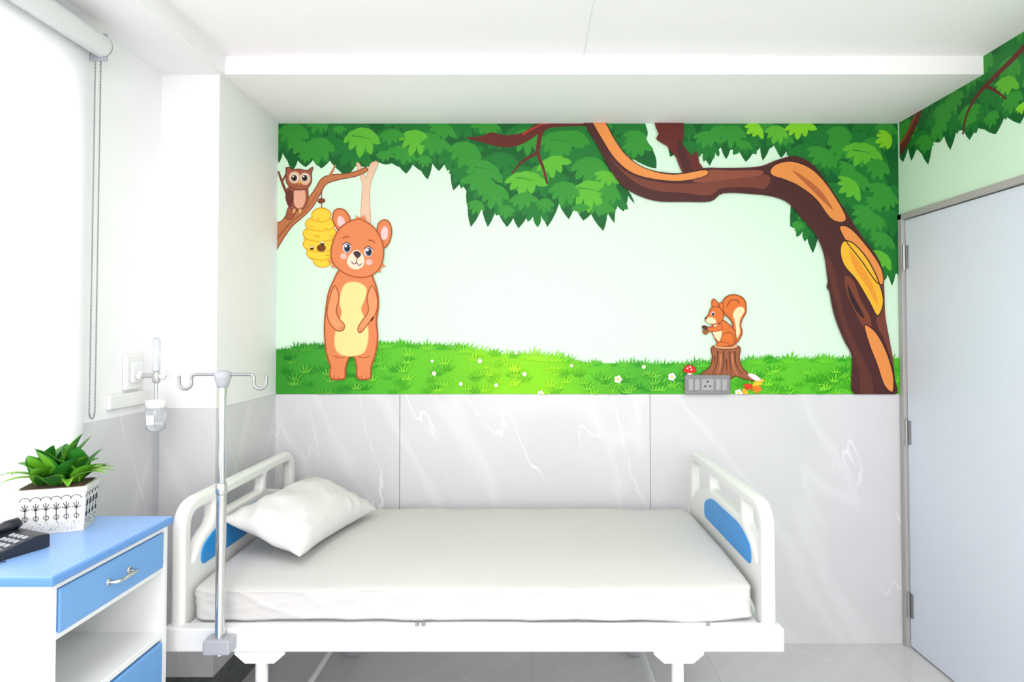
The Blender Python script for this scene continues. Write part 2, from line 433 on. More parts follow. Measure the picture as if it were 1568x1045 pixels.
BR = (78, 38, 36); BM = (124, 64, 50); BO = (240, 150, 76); BY = (250, 190, 52); BRD = (104, 40, 34); BDK = (54, 26, 30)
F.shape('tree_trunk', [(752, 203), (775, 207), (800, 203), (822, 190), (848, 184), (900, 184), (900, 192), (862, 194), (835, 198), (812, 214), (790, 224), (765, 225), (738, 218), (712, 211), (735, 209)], BRD, 8)
F.stroke('tree_trunk', [(846, 188), (830, 200), (825, 218), (824, 236), (832, 258), (838, 282)], (9, 3), BRD, 9)
F.stroke('tree_trunk', [(826, 232), (812, 240), (797, 250), (784, 266)], (6, 2), BRD, 9)
F.stroke('tree_trunk', [(800, 206), (826, 192), (850, 187)], (4, 2), (170, 60, 40), 10)
F.add('tree_trunk', cr([(893, 184), (915, 225), (935, 262), (958, 290), (1000, 308), (1050, 310), (1088, 309), (1106, 297), (1150, 298), (1182, 302), (1206, 312), (1226, 335), (1247, 360), (1260, 390), (1266, 430), (1275, 480), (1290, 520), (1303, 548), (1306, 608), (1368, 608), (1368, 575), (1362, 530), (1354, 485), (1352, 440), (1346, 402), (1320, 365), (1292, 322), (1266, 282), (1242, 252), (1216, 240), (1188, 246), (1160, 256), (1110, 258), (1078, 258), (1040, 266), (1000, 262), (966, 248), (945, 225), (924, 184)], 4), BR, 27)
F.add('tree_trunk', bulge([(1000, 184), (1008, 206), (1004, 214), (1020, 224), (1034, 240), (1046, 268), (1080, 266), (1070, 250), (1066, 232), (1058, 240), (1044, 222), (1046, 184)], 0.03), BRD, 26)
F.shape('tree_trunk', [(1040, 214), (1052, 240), (1060, 262), (1048, 262), (1040, 244), (1036, 226)], BR, 28)
F.shape('tree_trunk', [(930, 240), (955, 262), (985, 275), (1030, 282), (1080, 280), (1120, 272), (1170, 268), (1178, 278), (1168, 290), (1150, 288), (1105, 289), (1085, 300), (1045, 296), (1000, 292), (965, 275)], BM, 28)
F.shape('tree_trunk', [(1082, 262), (1120, 262), (1165, 262), (1160, 270), (1120, 275), (1080, 280), (1060, 278)], (146, 78, 58), 29)
F.shape('tree_trunk', [(906, 184), (923, 184), (940, 213), (958, 238), (986, 258), (1030, 268), (1078, 261), (1080, 270), (1045, 278), (1005, 276), (968, 266), (942, 245), (922, 215)], BO, 30, BDK, 1.2)
F.shape('tree_trunk', [(1178, 262), (1188, 252), (1212, 248), (1242, 260), (1268, 288), (1293, 330), (1288, 341), (1270, 335), (1248, 306), (1222, 286), (1200, 276), (1182, 270)], BO, 30, BDK, 1.6)
F.shape('tree_trunk', [(1212, 262), (1236, 276), (1258, 296), (1274, 322), (1260, 310), (1238, 288)], (190, 104, 58), 32)
F.shape('tree_trunk', [(1284, 348), (1300, 350), (1326, 378), (1347, 410), (1351, 434), (1340, 432), (1316, 398), (1294, 370)], BO, 30, BDK, 1.6)
F.shape('tree_trunk', [(1290, 370), (1306, 374), (1327, 398), (1343, 430), (1351, 462), (1342, 484), (1329, 462), (1310, 430), (1291, 407), (1285, 385)], BY, 30, BDK, 1.8)
F.shape('tree_trunk', [(1300, 385), (1320, 410), (1336, 440), (1342, 468), (1326, 440), (1306, 410)], (245, 160, 50), 32)
F.shape('tree_trunk', [(1292, 424), (1305, 430), (1314, 455), (1330, 485), (1332, 505), (1320, 500), (1308, 478), (1296, 452)], (128, 66, 46), 30)
F.shape('tree_trunk', [(1296, 436), (1306, 455), (1322, 486), (1312, 480), (1300, 458)], BDK, 31)
F.shape('tree_trunk', [(1322, 498), (1340, 510), (1356, 540), (1366, 575), (1365, 600), (1352, 590), (1341, 558), (1329, 527)], BO, 30, BDK, 1.8)
F.shape('tree_trunk', [(1262, 395), (1272, 402), (1282, 440), (1290, 480), (1310, 530), (1330, 570), (1336, 606), (1318, 606), (1312, 560), (1290, 505), (1275, 450)], (98, 50, 40), 29)
F.shape('tree_trunk', [(1345, 420), (1352, 450), (1354, 490), (1364, 540), (1366, 560), (1352, 520), (1340, 490)], BM, 29)
F.add('tree_trunk', [(1268, 425), (1264, 440), (1272, 452)], BR, 28)

# ---- grass
def gtop(x):
    pts = [(420, 534), (500, 526), (600, 524), (700, 530), (760, 540), (860, 546), (900, 554), (1040, 556), (1100, 552), (1200, 548), (1380, 547)]
    for i in range(len(pts) - 1):
        if pts[i][0] <= x <= pts[i + 1][0]:
            t = (x - pts[i][0]) / (pts[i + 1][0] - pts[i][0]); return pts[i][1] * (1 - t) + pts[i + 1][1] * t
    return 546
STOPS = [(420, (50, 150, 40)), (520, (64, 166, 38)), (600, (92, 196, 36)), (700, (114, 206, 28)), (770, (142, 222, 14)), (840, (140, 222, 16)), (900, (104, 200, 30)), (980, (76, 180, 40)), (1080, (76, 184, 40)), (1200, (96, 202, 34)), (1380, (86, 198, 42))]
def gcol(x, d=0):
    x = max(421, min(1379, x))
    for i in range(len(STOPS) - 1):
        if STOPS[i][0] <= x <= STOPS[i + 1][0]:
            t = (x - STOPS[i][0]) / (STOPS[i + 1][0] - STOPS[i][0])
            c = [STOPS[i][1][k] * (1 - t) + STOPS[i + 1][1][k] * t for k in range(3)]; break
    return tuple(int(round(max(0, min(255, c[k] + d * (1.0, .72, .3)[k])) / 4) * 4) for k in range(3))
x = 420
while x < 1380:
    F.add('grass', [(x - 0.5, 610), (x - 0.5, gtop(x) + 2), (x + 12.5, gtop(x + 12) + 2), (x + 12.5, 610)], gcol(x + 6), 16); x += 12
def blade(x, y, h, lean, w, col, l):
    F.add('grass', [(x - w, y), (x - w * .6 + lean * .35, y - h * .55), (x + lean, y - h), (x + w * .6 + lean * .35, y - h * .5), (x + w, y)], col, l)
def tuft(x, y, h, n, col, l, sp=10, w=1.7):
    for k in range(n):
        t = (k / (n - 1) - .5) * 2
        blade(x + t * sp * .35, y, h * random.uniform(.7, 1) * (1 - .35 * abs(t)), t * sp, w, col, l)
for i in range(170):
    x = random.uniform(424, 1376); g = gtop(x)
    tuft(x, g + 7, random.uniform(10, 19), 5, gcol(x, random.choice([-40, -24, -10, 0, 8])), 17, 11)
for x, h in [(470, 18), (590, 16), (655, 18), (712, 24), (735, 22), (815, 28), (830, 22), (850, 24), (1048, 20), (1075, 18), (1160, 22), (1210, 24), (1265, 20), (1340, 18)]:
    tuft(x, gtop(x) + 9, h, 6, gcol(x, 10), 18, 18, 2.2)
for i in range(260):
    x = random.uniform(424, 1376); y = random.uniform(gtop(x) + 18, 606)
    tuft(x, y, random.uniform(10, 20), 4, gcol(x, random.choice([-44, -26, -12, 20, 34, 46])), 21, 11, 1.5)
for x, y, r in [(665, 572, 3.5), (735, 553, 3.5), (790, 540, 3), (803, 573, 3.5), (946, 581, 6), (1028, 577, 6), (1130, 602, 6), (828, 603, 5), (706, 588, 3), (662, 553, 2.5), (875, 560, 2.5), (760, 590, 3), (985, 562, 3)]:
    for k in range(5):
        a = k * 1.2566; F.ell('grass', x + r * .6 * math.cos(a), y + r * .6 * math.sin(a), r * .45, r * .45, (250, 252, 240), 25, n=10)
    F.ell('grass', x, y, r * .35, r * .35, (250, 215, 60), 26, n=10)

# ---- far tree behind the bear + owl branch
PK = (240, 200, 172); PKD = (222, 168, 132)
F.shape('small_tree', [(553, 345), (554, 300), (555, 282), (549, 262), (546, 250), (551, 252), (558, 268), (561, 272), (566, 254), (572, 248), (579, 250), (572, 268), (567, 284), (566, 310), (567, 345)], PK, 7, PKD, 1.2)
OB = (198, 120, 72); OBD = (130, 66, 44)
F.shape('owl_branch', [(420, 346), (432, 338), (444, 322), (456, 318), (470, 306), (482, 290), (492, 274), (506, 268), (530, 266), (552, 260), (560, 256), (562, 262), (545, 270), (520, 275), (500, 282), (490, 298), (478, 318), (462, 334), (448, 346), (436, 362), (420, 384)], OB, 8, OBD, 1.4)
F.stroke('owl_branch', [(502, 274), (508, 264), (514, 252)], (5, 2), OB, 9)
F.stroke('owl_branch', [(450, 322), (434, 284), (426, 262)], (5, 3), OBD, 8)
F.stroke('owl_branch', [(432, 278), (438, 266), (438, 256)], (3, 2), OBD, 8)
F.stroke('owl_branch', [(424, 366), (444, 342), (468, 322), (486, 296)], (3, 1), (160, 86, 54), 10)
OW = (168, 92, 66); OWD = (110, 52, 42); OWL = (236, 190, 150)
F.shape('owl', [(443, 286), (438, 300), (441, 314), (450, 322), (462, 322), (470, 312), (472, 298), (468, 286)], OW, 11, OWD, 1.4)
F.shape('owl', [(443, 316), (438, 330), (440, 336), (448, 334), (454, 320)], OW, 11, OWD, 1.2)
F.shape('owl', [(453, 290), (449, 304), (454, 318), (464, 316), (468, 302), (465, 290)], (240, 176, 148), 13)
F.shape('owl', [(441, 256), (438, 266), (439, 280), (448, 289), (460, 291), (471, 288), (477, 278), (477, 266), (479, 256), (470, 261), (458, 259), (449, 260)], OW, 13, OWD, 1.4)
F.ell('owl', 451, 272, 9, 9.5, OWL, 15); F.ell('owl', 467, 274, 8.5, 9.5, OWL, 15)
for ex in (451, 467):
    F.ell('owl', ex, 272.5, 6, 6.5, (255, 255, 255), 16); F.ell('owl', ex, 273, 4.6, 5, (110, 70, 40), 17); F.ell('owl', ex, 273, 3, 3.4, (20, 14, 14), 18); F.ell('owl', ex - 1.4, 271, 1.1, 1.1, (255, 255, 255), 19)
F.add('owl', [(456.5, 277), (461.5, 277), (459, 284)], (240, 170, 60), 17)
F.shape('owl', [(442, 290), (437, 302), (442, 316), (449, 310), (449, 296)], OWD, 14)
for fx in (451, 460): F.stroke('owl', [(fx, 320), (fx - 1, 326)], 3.4, (240, 190, 110), 15)
YH = (252, 212, 60); YHD = (226, 150, 30); YHS = (238, 180, 40)
F.stroke('beehive', [(493, 290), (492, 305), (493, 322)], 1.6, OBD, 10)
F.shape('beehive', [(489, 304), (486, 309), (491, 312), (498, 309), (496, 304)], OBD, 11)
for cx, cy, rx, ry in [(492, 329, 14, 10), (490, 343, 22, 11.5), (490, 358, 25.5, 12.5), (490, 374, 25.5, 12), (491, 388, 21, 11.5), (494, 400, 13.5, 9)]:
    F.ell('beehive', cx, cy, rx + 1.3, ry + 1.3, YHD, 11)
for cx, cy, rx, ry, l in [(494, 400, 13.5, 9, 12), (491, 388, 21, 11, 13), (490, 374, 25.5, 11.5, 12), (490, 358, 25.5, 12, 13), (490, 343, 22, 11, 12), (492, 329, 14, 9.5, 13)]:
    F.ell('beehive', cx, cy, rx, ry, YH, l)
for a, y, w in [(476, 336, 32), (468, 350, 44), (465, 366, 49), (468, 382, 44), (477, 395, 30)]:
    F.stroke('beehive', [(a, y), (a + w / 2, y + 4), (a + w, y)], 2.2, YHS, 15)
for x, y in [(484, 336), (474, 347), (496, 351), (480, 362), (505, 362), (474, 377), (498, 392)]:
    F.stroke('beehive', [(x, y - 1), (x + 6, y)], 1.2, YHD, 15)
F.ell('beehive', 492, 380, 7, 5.6, (120, 62, 20), 16)
F.ell('beehive', 486, 362, 4, 2.5, YHS, 16)
for x, y in [(478, 381), (494, 374)]:
    F.ell('beehive', x, y, 3, 2, (60, 40, 20), 17); F.ell('beehive', x, y - 2.5, 2, 1.3, (250, 250, 250), 18)
# bear
BE = (232, 136, 84); BED = (176, 84, 40); BEL = (242, 156, 104)
P = 'bear'
F.shape(P, [(514, 346), (510, 336), (512, 324), (520, 320), (530, 324), (537, 338), (534, 350), (522, 356)], BE, 17, BED, 2)
F.shape(P, [(519, 346), (517, 337), (521, 331), (528, 337), (528, 347)], (252, 206, 206), 19)
F.shape(P, [(580, 372), (578, 356), (580, 343), (589, 337), (597, 342), (600, 356), (596, 372), (588, 380)], BE, 17, BED, 2)
F.shape(P, [(585, 367), (584, 355), (589, 347), (594, 352), (593, 365)], (252, 206, 206), 19)
F.shape(P, [(525, 412), (512, 430), (504, 450), (500, 475), (498, 500), (499, 525), (502, 545), (507, 560), (506, 573), (509, 580), (520, 581), (529, 578), (530, 563), (536, 546), (543, 546), (547, 560), (547, 573), (550, 580), (561, 581), (568, 578), (569, 562), (576, 540), (579, 515), (577, 492), (580, 470), (579, 450), (574, 432), (563, 415)], BE, 27, BED, 2.4)
F.shape(P, [(540, 432), (529, 436), (523, 448), (521, 465), (524, 480), (517, 500), (513, 520), (516, 537), (528, 545), (545, 545), (558, 540), (564, 525), (565, 505), (560, 488), (554, 474), (560, 458), (562, 443), (553, 434)], (255, 226, 150), 29, (240, 176, 110), 1.2)
F.shape(P, [(513, 438), (505, 460), (502, 482), (508, 498), (518, 507), (527, 505), (528, 497), (521, 489), (516, 476), (520, 455)], BEL, 31, BED, 1.8)
F.shape(P, [(571, 438), (579, 458), (577, 478), (569, 492), (572, 486), (560, 502), (552, 510), (549, 503), (555, 492), (565, 476), (563, 455)], BEL, 31, BED, 1.8)
for x, y in [(521, 504), (525, 503), (553, 507), (556, 505)]:
    F.stroke(P, [(x, y - 3), (x + 1, y + 2)], 1.0, BED, 33)
F.stroke(P, [(512, 545), (522, 548), (530, 546)], 1.2, BED, 33); F.stroke(P, [(548, 546), (558, 548), (568, 545)], 1.2, BED, 33)
for x in (512, 519, 554, 561):
    F.stroke(P, [(x, 575), (x + 1, 580)], 1.0, BED, 33)
F.shape(P, [(551, 336), (536, 340), (522, 350), (513, 365), (508, 385), (510, 400), (520, 413), (538, 423), (560, 425), (577, 417), (586, 402), (588, 382), (583, 364), (572, 348), (560, 340)], BE, 34, BED, 2)
F.add(P, [(548, 340), (545, 330), (553, 335), (558, 330), (562, 340)], BE, 34)
F.add(P, [(509, 396), (502, 402), (510, 403), (508, 410), (518, 410)], BE, 34); F.add(P, [(584, 402), (592, 409), (583, 410), (584, 418), (575, 415)], BE, 34)
F.shape(P, [(547, 383), (537, 390), (532, 401), (537, 410), (547, 413), (556, 409), (559, 400), (556, 390)], (254, 226, 200), 36)
F.ell(P, 527, 393, 5, 4.5, (255, 190, 180), 36); F.ell(P, 566, 402, 5, 4.5, (255, 190, 180), 36)
F.shape(P, [(542, 388), (548, 385), (554, 390), (548, 396)], (70, 40, 40), 37)
F.stroke(P, [(548, 395), (547, 400), (546, 403)], 1.3, (110, 50, 40), 38); F.stroke(P, [(539, 401), (543, 405), (547, 403), (551, 407), (555, 404)], 1.3, (110, 50, 40), 38)
for ex, ey in ((532, 380), (565, 386)):
    F.ell(P, ex, ey, 6.2, 7.6, (255, 255, 255), 36); F.ell(P, ex + .5, ey + .4, 5.2, 6.6, (96, 110, 140), 37); F.ell(P, ex + .8, ey + .4, 3.5, 4.8, (30, 24, 40), 38)
    F.ell(P, ex - 1.2, ey - 2.6, 1.8, 2, (255, 255, 255), 39); F.stroke(P, [(ex - 6.5, ey - 4), (ex, ey - 8), (ex + 6.5, ey - 4)], 1.5, (90, 40, 30), 39)
F.stroke(P, [(526, 366), (531, 363), (536, 364)], 2, BED, 37); F.stroke(P, [(565, 369), (571, 369), (575, 373)], 2, BED, 37)
# stump
SB = (158, 92, 56); SD = (100, 50, 34); SL = (196, 124, 78)
P = 'tree_stump'
F.add(P, cr([(1091, 530), (1090, 548), (1086, 562), (1074, 572), (1066, 580), (1082, 577), (1092, 582), (1104, 576), (1114, 583), (1124, 576), (1138, 580), (1156, 583), (1144, 572), (1135, 562), (1131, 548), (1130, 530)], 4), SB, 27)
F.stroke(P, cr([(1091, 530), (1090, 548), (1086, 562), (1074, 572), (1066, 580), (1082, 577), (1092, 582), (1104, 576), (1114, 583), (1124, 576), (1138, 580), (1156, 583), (1144, 572), (1135, 562), (1131, 548), (1130, 530)], 4), 1.4, SD, 28, True, False)
for p in ([(1098, 538), (1097, 555), (1090, 574)], [(1107, 538), (1107, 556), (1103, 576)], [(1116, 538), (1117, 556), (1119, 576)], [(1124, 538), (1126, 558), (1136, 574)], [(1111, 550), (1112, 570)], [(1093, 545), (1093, 558)]):
    F.stroke(P, p, (2.6, 0.8), SD, 28)
F.stroke(P, [(1102, 542), (1102, 560), (1098, 574)], (3, 1), SL, 28); F.stroke(P, [(1120, 542), (1122, 560), (1128, 575)], (3, 1), SL, 28)
F.ell(P, 1110.5, 531, 20, 4.6, SD, 29); F.ell(P, 1110.5, 530.5, 18.5, 3.8, (226, 168, 120), 30)
P = 'mushroom'
F.shape(P, [(1053, 568), (1052, 577), (1058, 578), (1058, 568)], (250, 240, 225), 27, (190, 160, 130), 0.8)
F.shape(P, [(1046, 569), (1048, 562), (1055, 559), (1062, 562), (1065, 569), (1055, 571)], (228, 40, 34), 28, (140, 20, 20), 0.8)
for x, y in ((1052, 564), (1058, 566), (1056, 562)): F.ell(P, x, y, 1.3, 1.3, (255, 255, 255), 30, n=8)
P = 'fallen_leaves'
for x, y, s, r, c in [(1146, 592, 8, .3, (230, 60, 30)), (1160, 586, 9, -.4, (244, 200, 40)), (1158, 595, 8, .1, (236, 130, 30)), (1140, 600, 6, 1, (250, 180, 40))]:
    leaf(F, P, x, y, s, r, c, 28)
F.shape(P, [(1144, 574), (1150, 572), (1160, 577), (1164, 583), (1154, 582)], (250, 245, 240), 29, (200, 170, 160), 0.8)
SQ = (226, 116, 48); SQD = (150, 66, 26); SQL = (255, 226, 180)
P = 'squirrel'
F.shape(P, [(1116, 529), (1128, 524), (1135, 510), (1133, 498), (1136, 488), (1141, 478), (1140, 462), (1132, 454), (1119, 452), (1108, 458), (1105, 469), (1108, 480), (1116, 488), (1121, 496), (1120, 508), (1112, 520)], SQ, 31, SQD, 1.8)
F.shape(P, [(1126, 473), (1134, 470), (1139, 476), (1133, 487), (1131, 498), (1132, 509), (1127, 519), (1122, 521), (1126, 508), (1124, 492), (1121, 482)], SQL, 33)
F.stroke(P, [(1112, 470), (1117, 461), (1127, 460), (1131, 465)], 1.6, SQD, 34)
F.shape(P, [(1093, 494), (1089, 506), (1093, 516), (1098, 526), (1102, 530), (1120, 530), (1126, 522), (1124, 508), (1116, 498), (1106, 491)], SQ, 34, SQD, 1.6)
F.shape(P, [(1093, 498), (1090, 507), (1094, 517), (1101, 522), (1104, 510), (1101, 499)], SQL, 36)
F.shape(P, [(1104, 528), (1104, 516), (1113, 509), (1122, 514), (1123, 524), (1116, 530)], SQ, 37, SQD, 1.2)
F.shape(P, [(1098, 530), (1097, 526), (1105, 524), (1114, 526), (1114, 530)], SQ, 38, SQD, 1.0)
F.shape(P, [(1091, 472), (1089, 463), (1092, 458), (1098, 464), (1101, 474)], SQ, 34, SQD, 1.4)
F.shape(P, [(1100, 473), (1101, 464), (1106, 466), (1106, 476)], SQ, 33, SQD, 1.2)
F.shape(P, [(1090, 471), (1098, 470), (1105, 476), (1107, 486), (1102, 494), (1094, 497), (1087, 496), (1080, 492), (1079, 488), (1084, 482), (1086, 475)], SQ, 36, SQD, 1.4)
F.shape(P, [(1080, 489), (1087, 486), (1094, 489), (1095, 495), (1087, 496), (1081, 493)], SQL, 38)
F.ell(P, 1091, 481, 2.6, 3.4, (255, 255, 255), 38, n=12); F.ell(P, 1091, 481.5, 2, 2.8, (40, 24, 20), 39, n=12); F.ell(P, 1080, 488, 1.8, 1.5, (60, 30, 26), 39, n=10)
F.ell(P, 1080, 507, 5, 6, (150, 96, 50), 38, .5); F.ell(P, 1079, 502, 5.6, 3.2, (78, 44, 34), 39, .4)
F.shape(P, [(1103, 496), (1094, 501), (1084, 501), (1083, 506), (1092, 508), (1104, 505)], SQ, 40, SQD, 1.1)
F.finish(mural)

F2 = Flat(map_right)
low = [(0, 236), (12, 250), (25, 232), (32, 254), (45, 238), (56, 250), (70, 270), (80, 240), (95, 246), (104, 240), (116, 263), (128, 240), (141, 244), (152, 261), (164, 248), (178, 256), (196, 268), (211, 250), (233, 268)]
x = 246
while x < 620:
    low.append((x, random.uniform(245, 252))); low.append((x + 14, random.uniform(262, 276))); x += random.uniform(26, 34)
low.append((660, 200))
poly = [(-4, 150)] + low + [(670, 150)]
F2.add('side_leaf_canopy', bulge(poly, .05, 3), G0, 2)
scatter(F2, 'side_leaf_canopy', poly, 50, 20, 28, [G1], 3, .7)
scatter(F2, 'side_leaf_canopy', poly, 26, 15, 23, [G2], 4, .85)
for x, y, s, r, c in [(30, 205, 18, .3, G2), (66, 240, 14, .2, G2), (100, 205, 18, .3, G2), (150, 225, 18, .1, G2), (190, 245, 13, .2, G2), (215, 215, 18, .5, G3), (262, 205, 20, .1, G3), (238, 250, 10, .1, G4), (330, 215, 20, .1, G3), (400, 190, 22, .1, G2), (480, 220, 22, .1, G3)]:
    leaf(F2, 'side_leaf_canopy', x, y, s, r, c, 5)
F2.stroke('side_branch', [(-6, 232), (16, 222), (40, 200), (56, 178), (64, 150)], (20, 12), BRD, 8)
F2.stroke('side_branch', [(0, 222), (20, 212), (42, 190), (52, 170)], (4, 2), (170, 84, 52), 9)
F2.stroke('side_branch', [(140, 250), (148, 226), (168, 208), (200, 196), (240, 182), (270, 160)], (3, 9), BRD, 8)
F2.stroke('side_branch', [(180, 202), (196, 214), (214, 232)], (5, 2), BRD, 8)
F2.finish(mural)

# ------------------------------------------------------------ switch board
sw = empty('electrical_switch_board')
b = MB(); b.box((0.727, YB - 0.028, ZT + 0.001), (0.944, YB - 0.0125, ZT + 0.094), mat('switch_plate_grey', (128, 128, 130), 0.4), 0.004)
b.obj('plate', sw)
b = MB(); g = mat('switch_grey', (160, 160, 160), 0.35)
for i, (x0, x1) in enumerate([(0.742, 0.768), (0.772, 0.798), (0.872, 0.898), (0.902, 0.928)]):
    b.box((x0, YB - 0.033, ZT + 0.02), (x1, YB - 0.02, ZT + 0.075), g, 0.003)
b.box((0.806, YB - 0.030, ZT + 0.02), (0.864, YB - 0.02, ZT + 0.075), g, 0.003)
for dx, dz in ((0, 0.018), (-0.012, -0.004), (0.012, -0.004)):
    b.revolve((0.835 + dx, YB - 0.0305, ZT + 0.045 + dz), [(0.0045, 0), (0.0045, 0.002)], M_BLACK, 12, 'Y')
b.obj('switches_and_socket', sw)
b = MB(); b.box((0.74, YB - 0.0125, ZT + 0.006), (0.93, YB + 0.004, ZT + 0.088), M_GREYPL); b.obj('back_box', sw)

# ------------------------------------------------------------ roller blind
bl = empty('roller_blind')
m = bpy.data.materials.new('blind_fabric'); m.use_nodes = True
nt = m.node_tree; nt.nodes.remove(nt.nodes['Principled BSDF'])
o_ = nt.nodes['Material Output']; d1 = nt.nodes.new('ShaderNodeBsdfDiffuse'); d1.inputs[0].default_value = (0.88, 0.88, 0.89, 1)
t1 = nt.nodes.new('ShaderNodeBsdfTranslucent'); t1.inputs[0].default_value = (0.88, 0.89, 0.91, 1)
mxs = nt.nodes.new('ShaderNodeMixShader'); mxs.inputs[0].default_value = 0.45
nt.links.new(d1.outputs[0], mxs.inputs[1]); nt.links.new(t1.outputs[0], mxs.inputs[2]); nt.links.new(mxs.outputs[0], o_.inputs[0])
b = MB(); b.raw([(-1.44, 0.25, 0.72), (-1.44, 1.95, 0.72), (-1.44, 1.95, 2.43), (-1.44, 0.25, 2.43)], [[0, 1, 2, 3]], m); b.obj('fabric', bl)
b = MB(); b.tube([(-1.405, 0.24, 2.415), (-1.405, 1.955, 2.415)], 0.036, mat('blind_tube', (214, 215, 216), 0.35), 28); b.obj('roller_tube', bl)
b = MB(); b.box((-1.458, 1.958, 2.37), (-1.39, 1.968, 2.46), M_GREYPL, 0.003); b.revolve((-1.405, 1.95, 2.415), [(0.036, 0), (0.036, 0.01)], M_GREYPL, 20, 'Y'); b.obj('bracket', bl)
b = MB(); b.tube([(-1.44, 0.25, 0.72), (-1.44, 1.95, 0.72)], 0.010, M_ABS); b.obj('bottom_bar', bl)
b = MB()
M_CHAIN = mat('chain_grey', (140, 142, 146), 0.4)
for yy in (1.965, 1.99):
    b.tube([(-1.43, yy, 2.40), (-1.432, yy, 1.22)], 0.0018, M_CHAIN, 6)
    z = 2.38
    while z > 1.22:
        b.revolve((-1.431, yy, z), [(0.0005, -0.003), (0.0032, 0), (0.0005, 0.003)], M_CHAIN, 6); z -= 0.011
b.tube([(-1.432, 1.965, 1.22), (-1.432, 1.97, 1.205), (-1.432, 1.9775, 1.2), (-1.432, 1.985, 1.205), (-1.432, 1.99, 1.22)], 0.0025, M_CHAIN, 6)
b.obj('bead_chain', bl)

# ------------------------------------------------------------ flowmeter
fm = empty('oxygen_flowmeter')
M_CLEAR = mat('clear_plastic', (236, 240, 244), 0.08)
M_CLEAR.node_tree.nodes['Principled BSDF'].inputs['Transmission Weight'].default_value = 0.75
b = MB()
b.box((XL + 0.0, 2.16, 1.275), (XL + 0.018, 2.25, 1.40), M_ABS, 0.005)
b.box((XL + 0.018, 2.175, 1.30), (XL + 0.030, 2.235, 1.375), M_FRAME, 0.005)
b.box((XL + 0.0, 2.08, 1.215), (XL + 0.016, 2.30, 1.265), M_ABS, 0.004)
b.obj('outlet_plate', fm)
FX = XL + 0.095; FY = 2.205
b = MB()
b.tube([(XL + 0.03, FY, 1.325), (FX, FY, 1.325)], 0.009, M_CHROME)
b.revolve((XL + 0.03, FY, 1.325), [(0.016, 0), (0.018, 0.006), (0.016, 0.014)], M_ABS, 20, 'X')
b.revolve((FX, FY, 1.297), [(0.010, 0), (0.014, 0.006), (0.014, 0.036), (0.010, 0.045)], M_CHROME)
b.revolve((FX + 0.013, FY, 1.322), [(0.011, 0), (0.012, 0.016), (0.008, 0.02)], M_ABS, 16, 'X')
b.tube([(FX, FY, 1.22), (FX, FY, 1.30)], 0.006, M_CHROME)
b.obj('valve_body', fm)
b = MB(); b.revolve((FX, FY, 1.342), [(0.010, 0), (0.012, 0.005), (0.012, 0.11), (0.008, 0.12)], M_CLEAR)
b.obj('gauge_tube', fm)
b = MB(); b.revolve((FX, FY, 1.225), [(0.010, 0.014), (0.034, 0.012), (0.035, -0.015), (0.033, -0.017)], M_ABS)
b.revolve((FX, FY, 1.125), [(0.022, 0), (0.032, 0.008), (0.033, 0.08), (0.031, 0.085)], M_CLEAR)
b.box((FX - 0.014, FY - 0.0345, 1.15), (FX + 0.014, FY - 0.032, 1.185), M_ABS, 0.001); b.obj('humidifier_bottle', fm)

# ------------------------------------------------------------ bed
bed = empty('hospital_bed')
BX0, BX1, BY0, BY1 = -1.135, 0.765, 1.915, 2.815
ZTOP = 0.945
def board(name, x0, x1):
    W = BY1 - BY0
    outer = round_poly([(0.0, 0.50), (0.0, ZTOP - 0.0), (W, ZTOP), (W, 0.50), (W - 0.06, 0.50), (W - 0.075, 0.58), (W - 0.14, 0.60), (0.14, 0.60), (0.075, 0.58), (0.06, 0.50)], [0.01, 0.10, 0.10, 0.01, 0.01, 0.03, 0.03, 0.03, 0.03, 0.01], 8)
    s1, s2 = 0.20, 0.58
    t = ZTOP - 0.044
    h1 = round_poly([(0.048, 0.735), (0.048, t), (s1 - 0.018, t), (s1 - 0.018, 0.835), (0.10, 0.80)], [0.02, 0.05, 0.02, 0.03, 0.05], 6)
    h2 = round_poly([(s1 + 0.018, 0.845), (s1 + 0.018, t), (s2 - 0.018, t), (s2 - 0.018, 0.845)], 0.022, 6)
    h3 = round_poly([(s2 + 0.018, 0.838), (s2 + 0.018, t), (W - 0.048, t), (W - 0.048, 0.735), (W - 0.12, 0.79)], [0.02, 0.02, 0.05, 0.02, 0.05], 6)
    xm = (x0 + x1) / 2
    plate(name, [outer, h1, h2, h3], abs(x1 - x0), 0.014, M_ABS, lambda p: Vector((xm + p.z, BY0 + p.x, p.y)), bed)
    ins = round_poly([(0.10, 0.712), (0.10, 0.77), (0.20, 0.815), (0.55, 0.815), (0.64, 0.775), (0.64, 0.712)], [0.03, 0.03, 0.06, 0.06, 0.03, 0.03], 6)
    for k, sx in enumerate((x0, x1)):
        plate(name + '_blue_insert_%d' % (k + 1), [ins], 0.008, 0.003, M_PANELBLUE, lambda p: Vector((sx + p.z, BY0 + p.x, p.y)), bed)
board('headboard', BX0, BX0 + 0.042)
board('footboard', BX1 - 0.042, BX1)
b = MB()
for y0, y1 in ((BY0 - 0.02, BY0 + 0.025), (BY1 - 0.025, BY1 + 0.01)):
    b.box((BX0 - 0.01, y0, 0.492), (BX1 + 0.015, y1, 0.564), M_FRAME, 0.005)
for x in (BX0 + 0.0, BX1 - 0.04):
    b.box((x, BY0 + 0.02, 0.494), (x + 0.04, BY1 - 0.02, 0.53), M_FRAME, 0.004)
for x in (-0.75, -0.35, 0.05, 0.4):
    b.box((x, BY0 + 0.02, 0.50), (x + 0.03, BY1 - 0.02, 0.53), M_FRAME)
b.box((BX0 + 0.05, BY0 + 0.025, 0.548), (BX1 - 0.05, BY1 - 0.025, 0.560), M_FRAME)
b.obj('bed_frame', bed)
LX = (-0.846, 0.455)
b = MB()
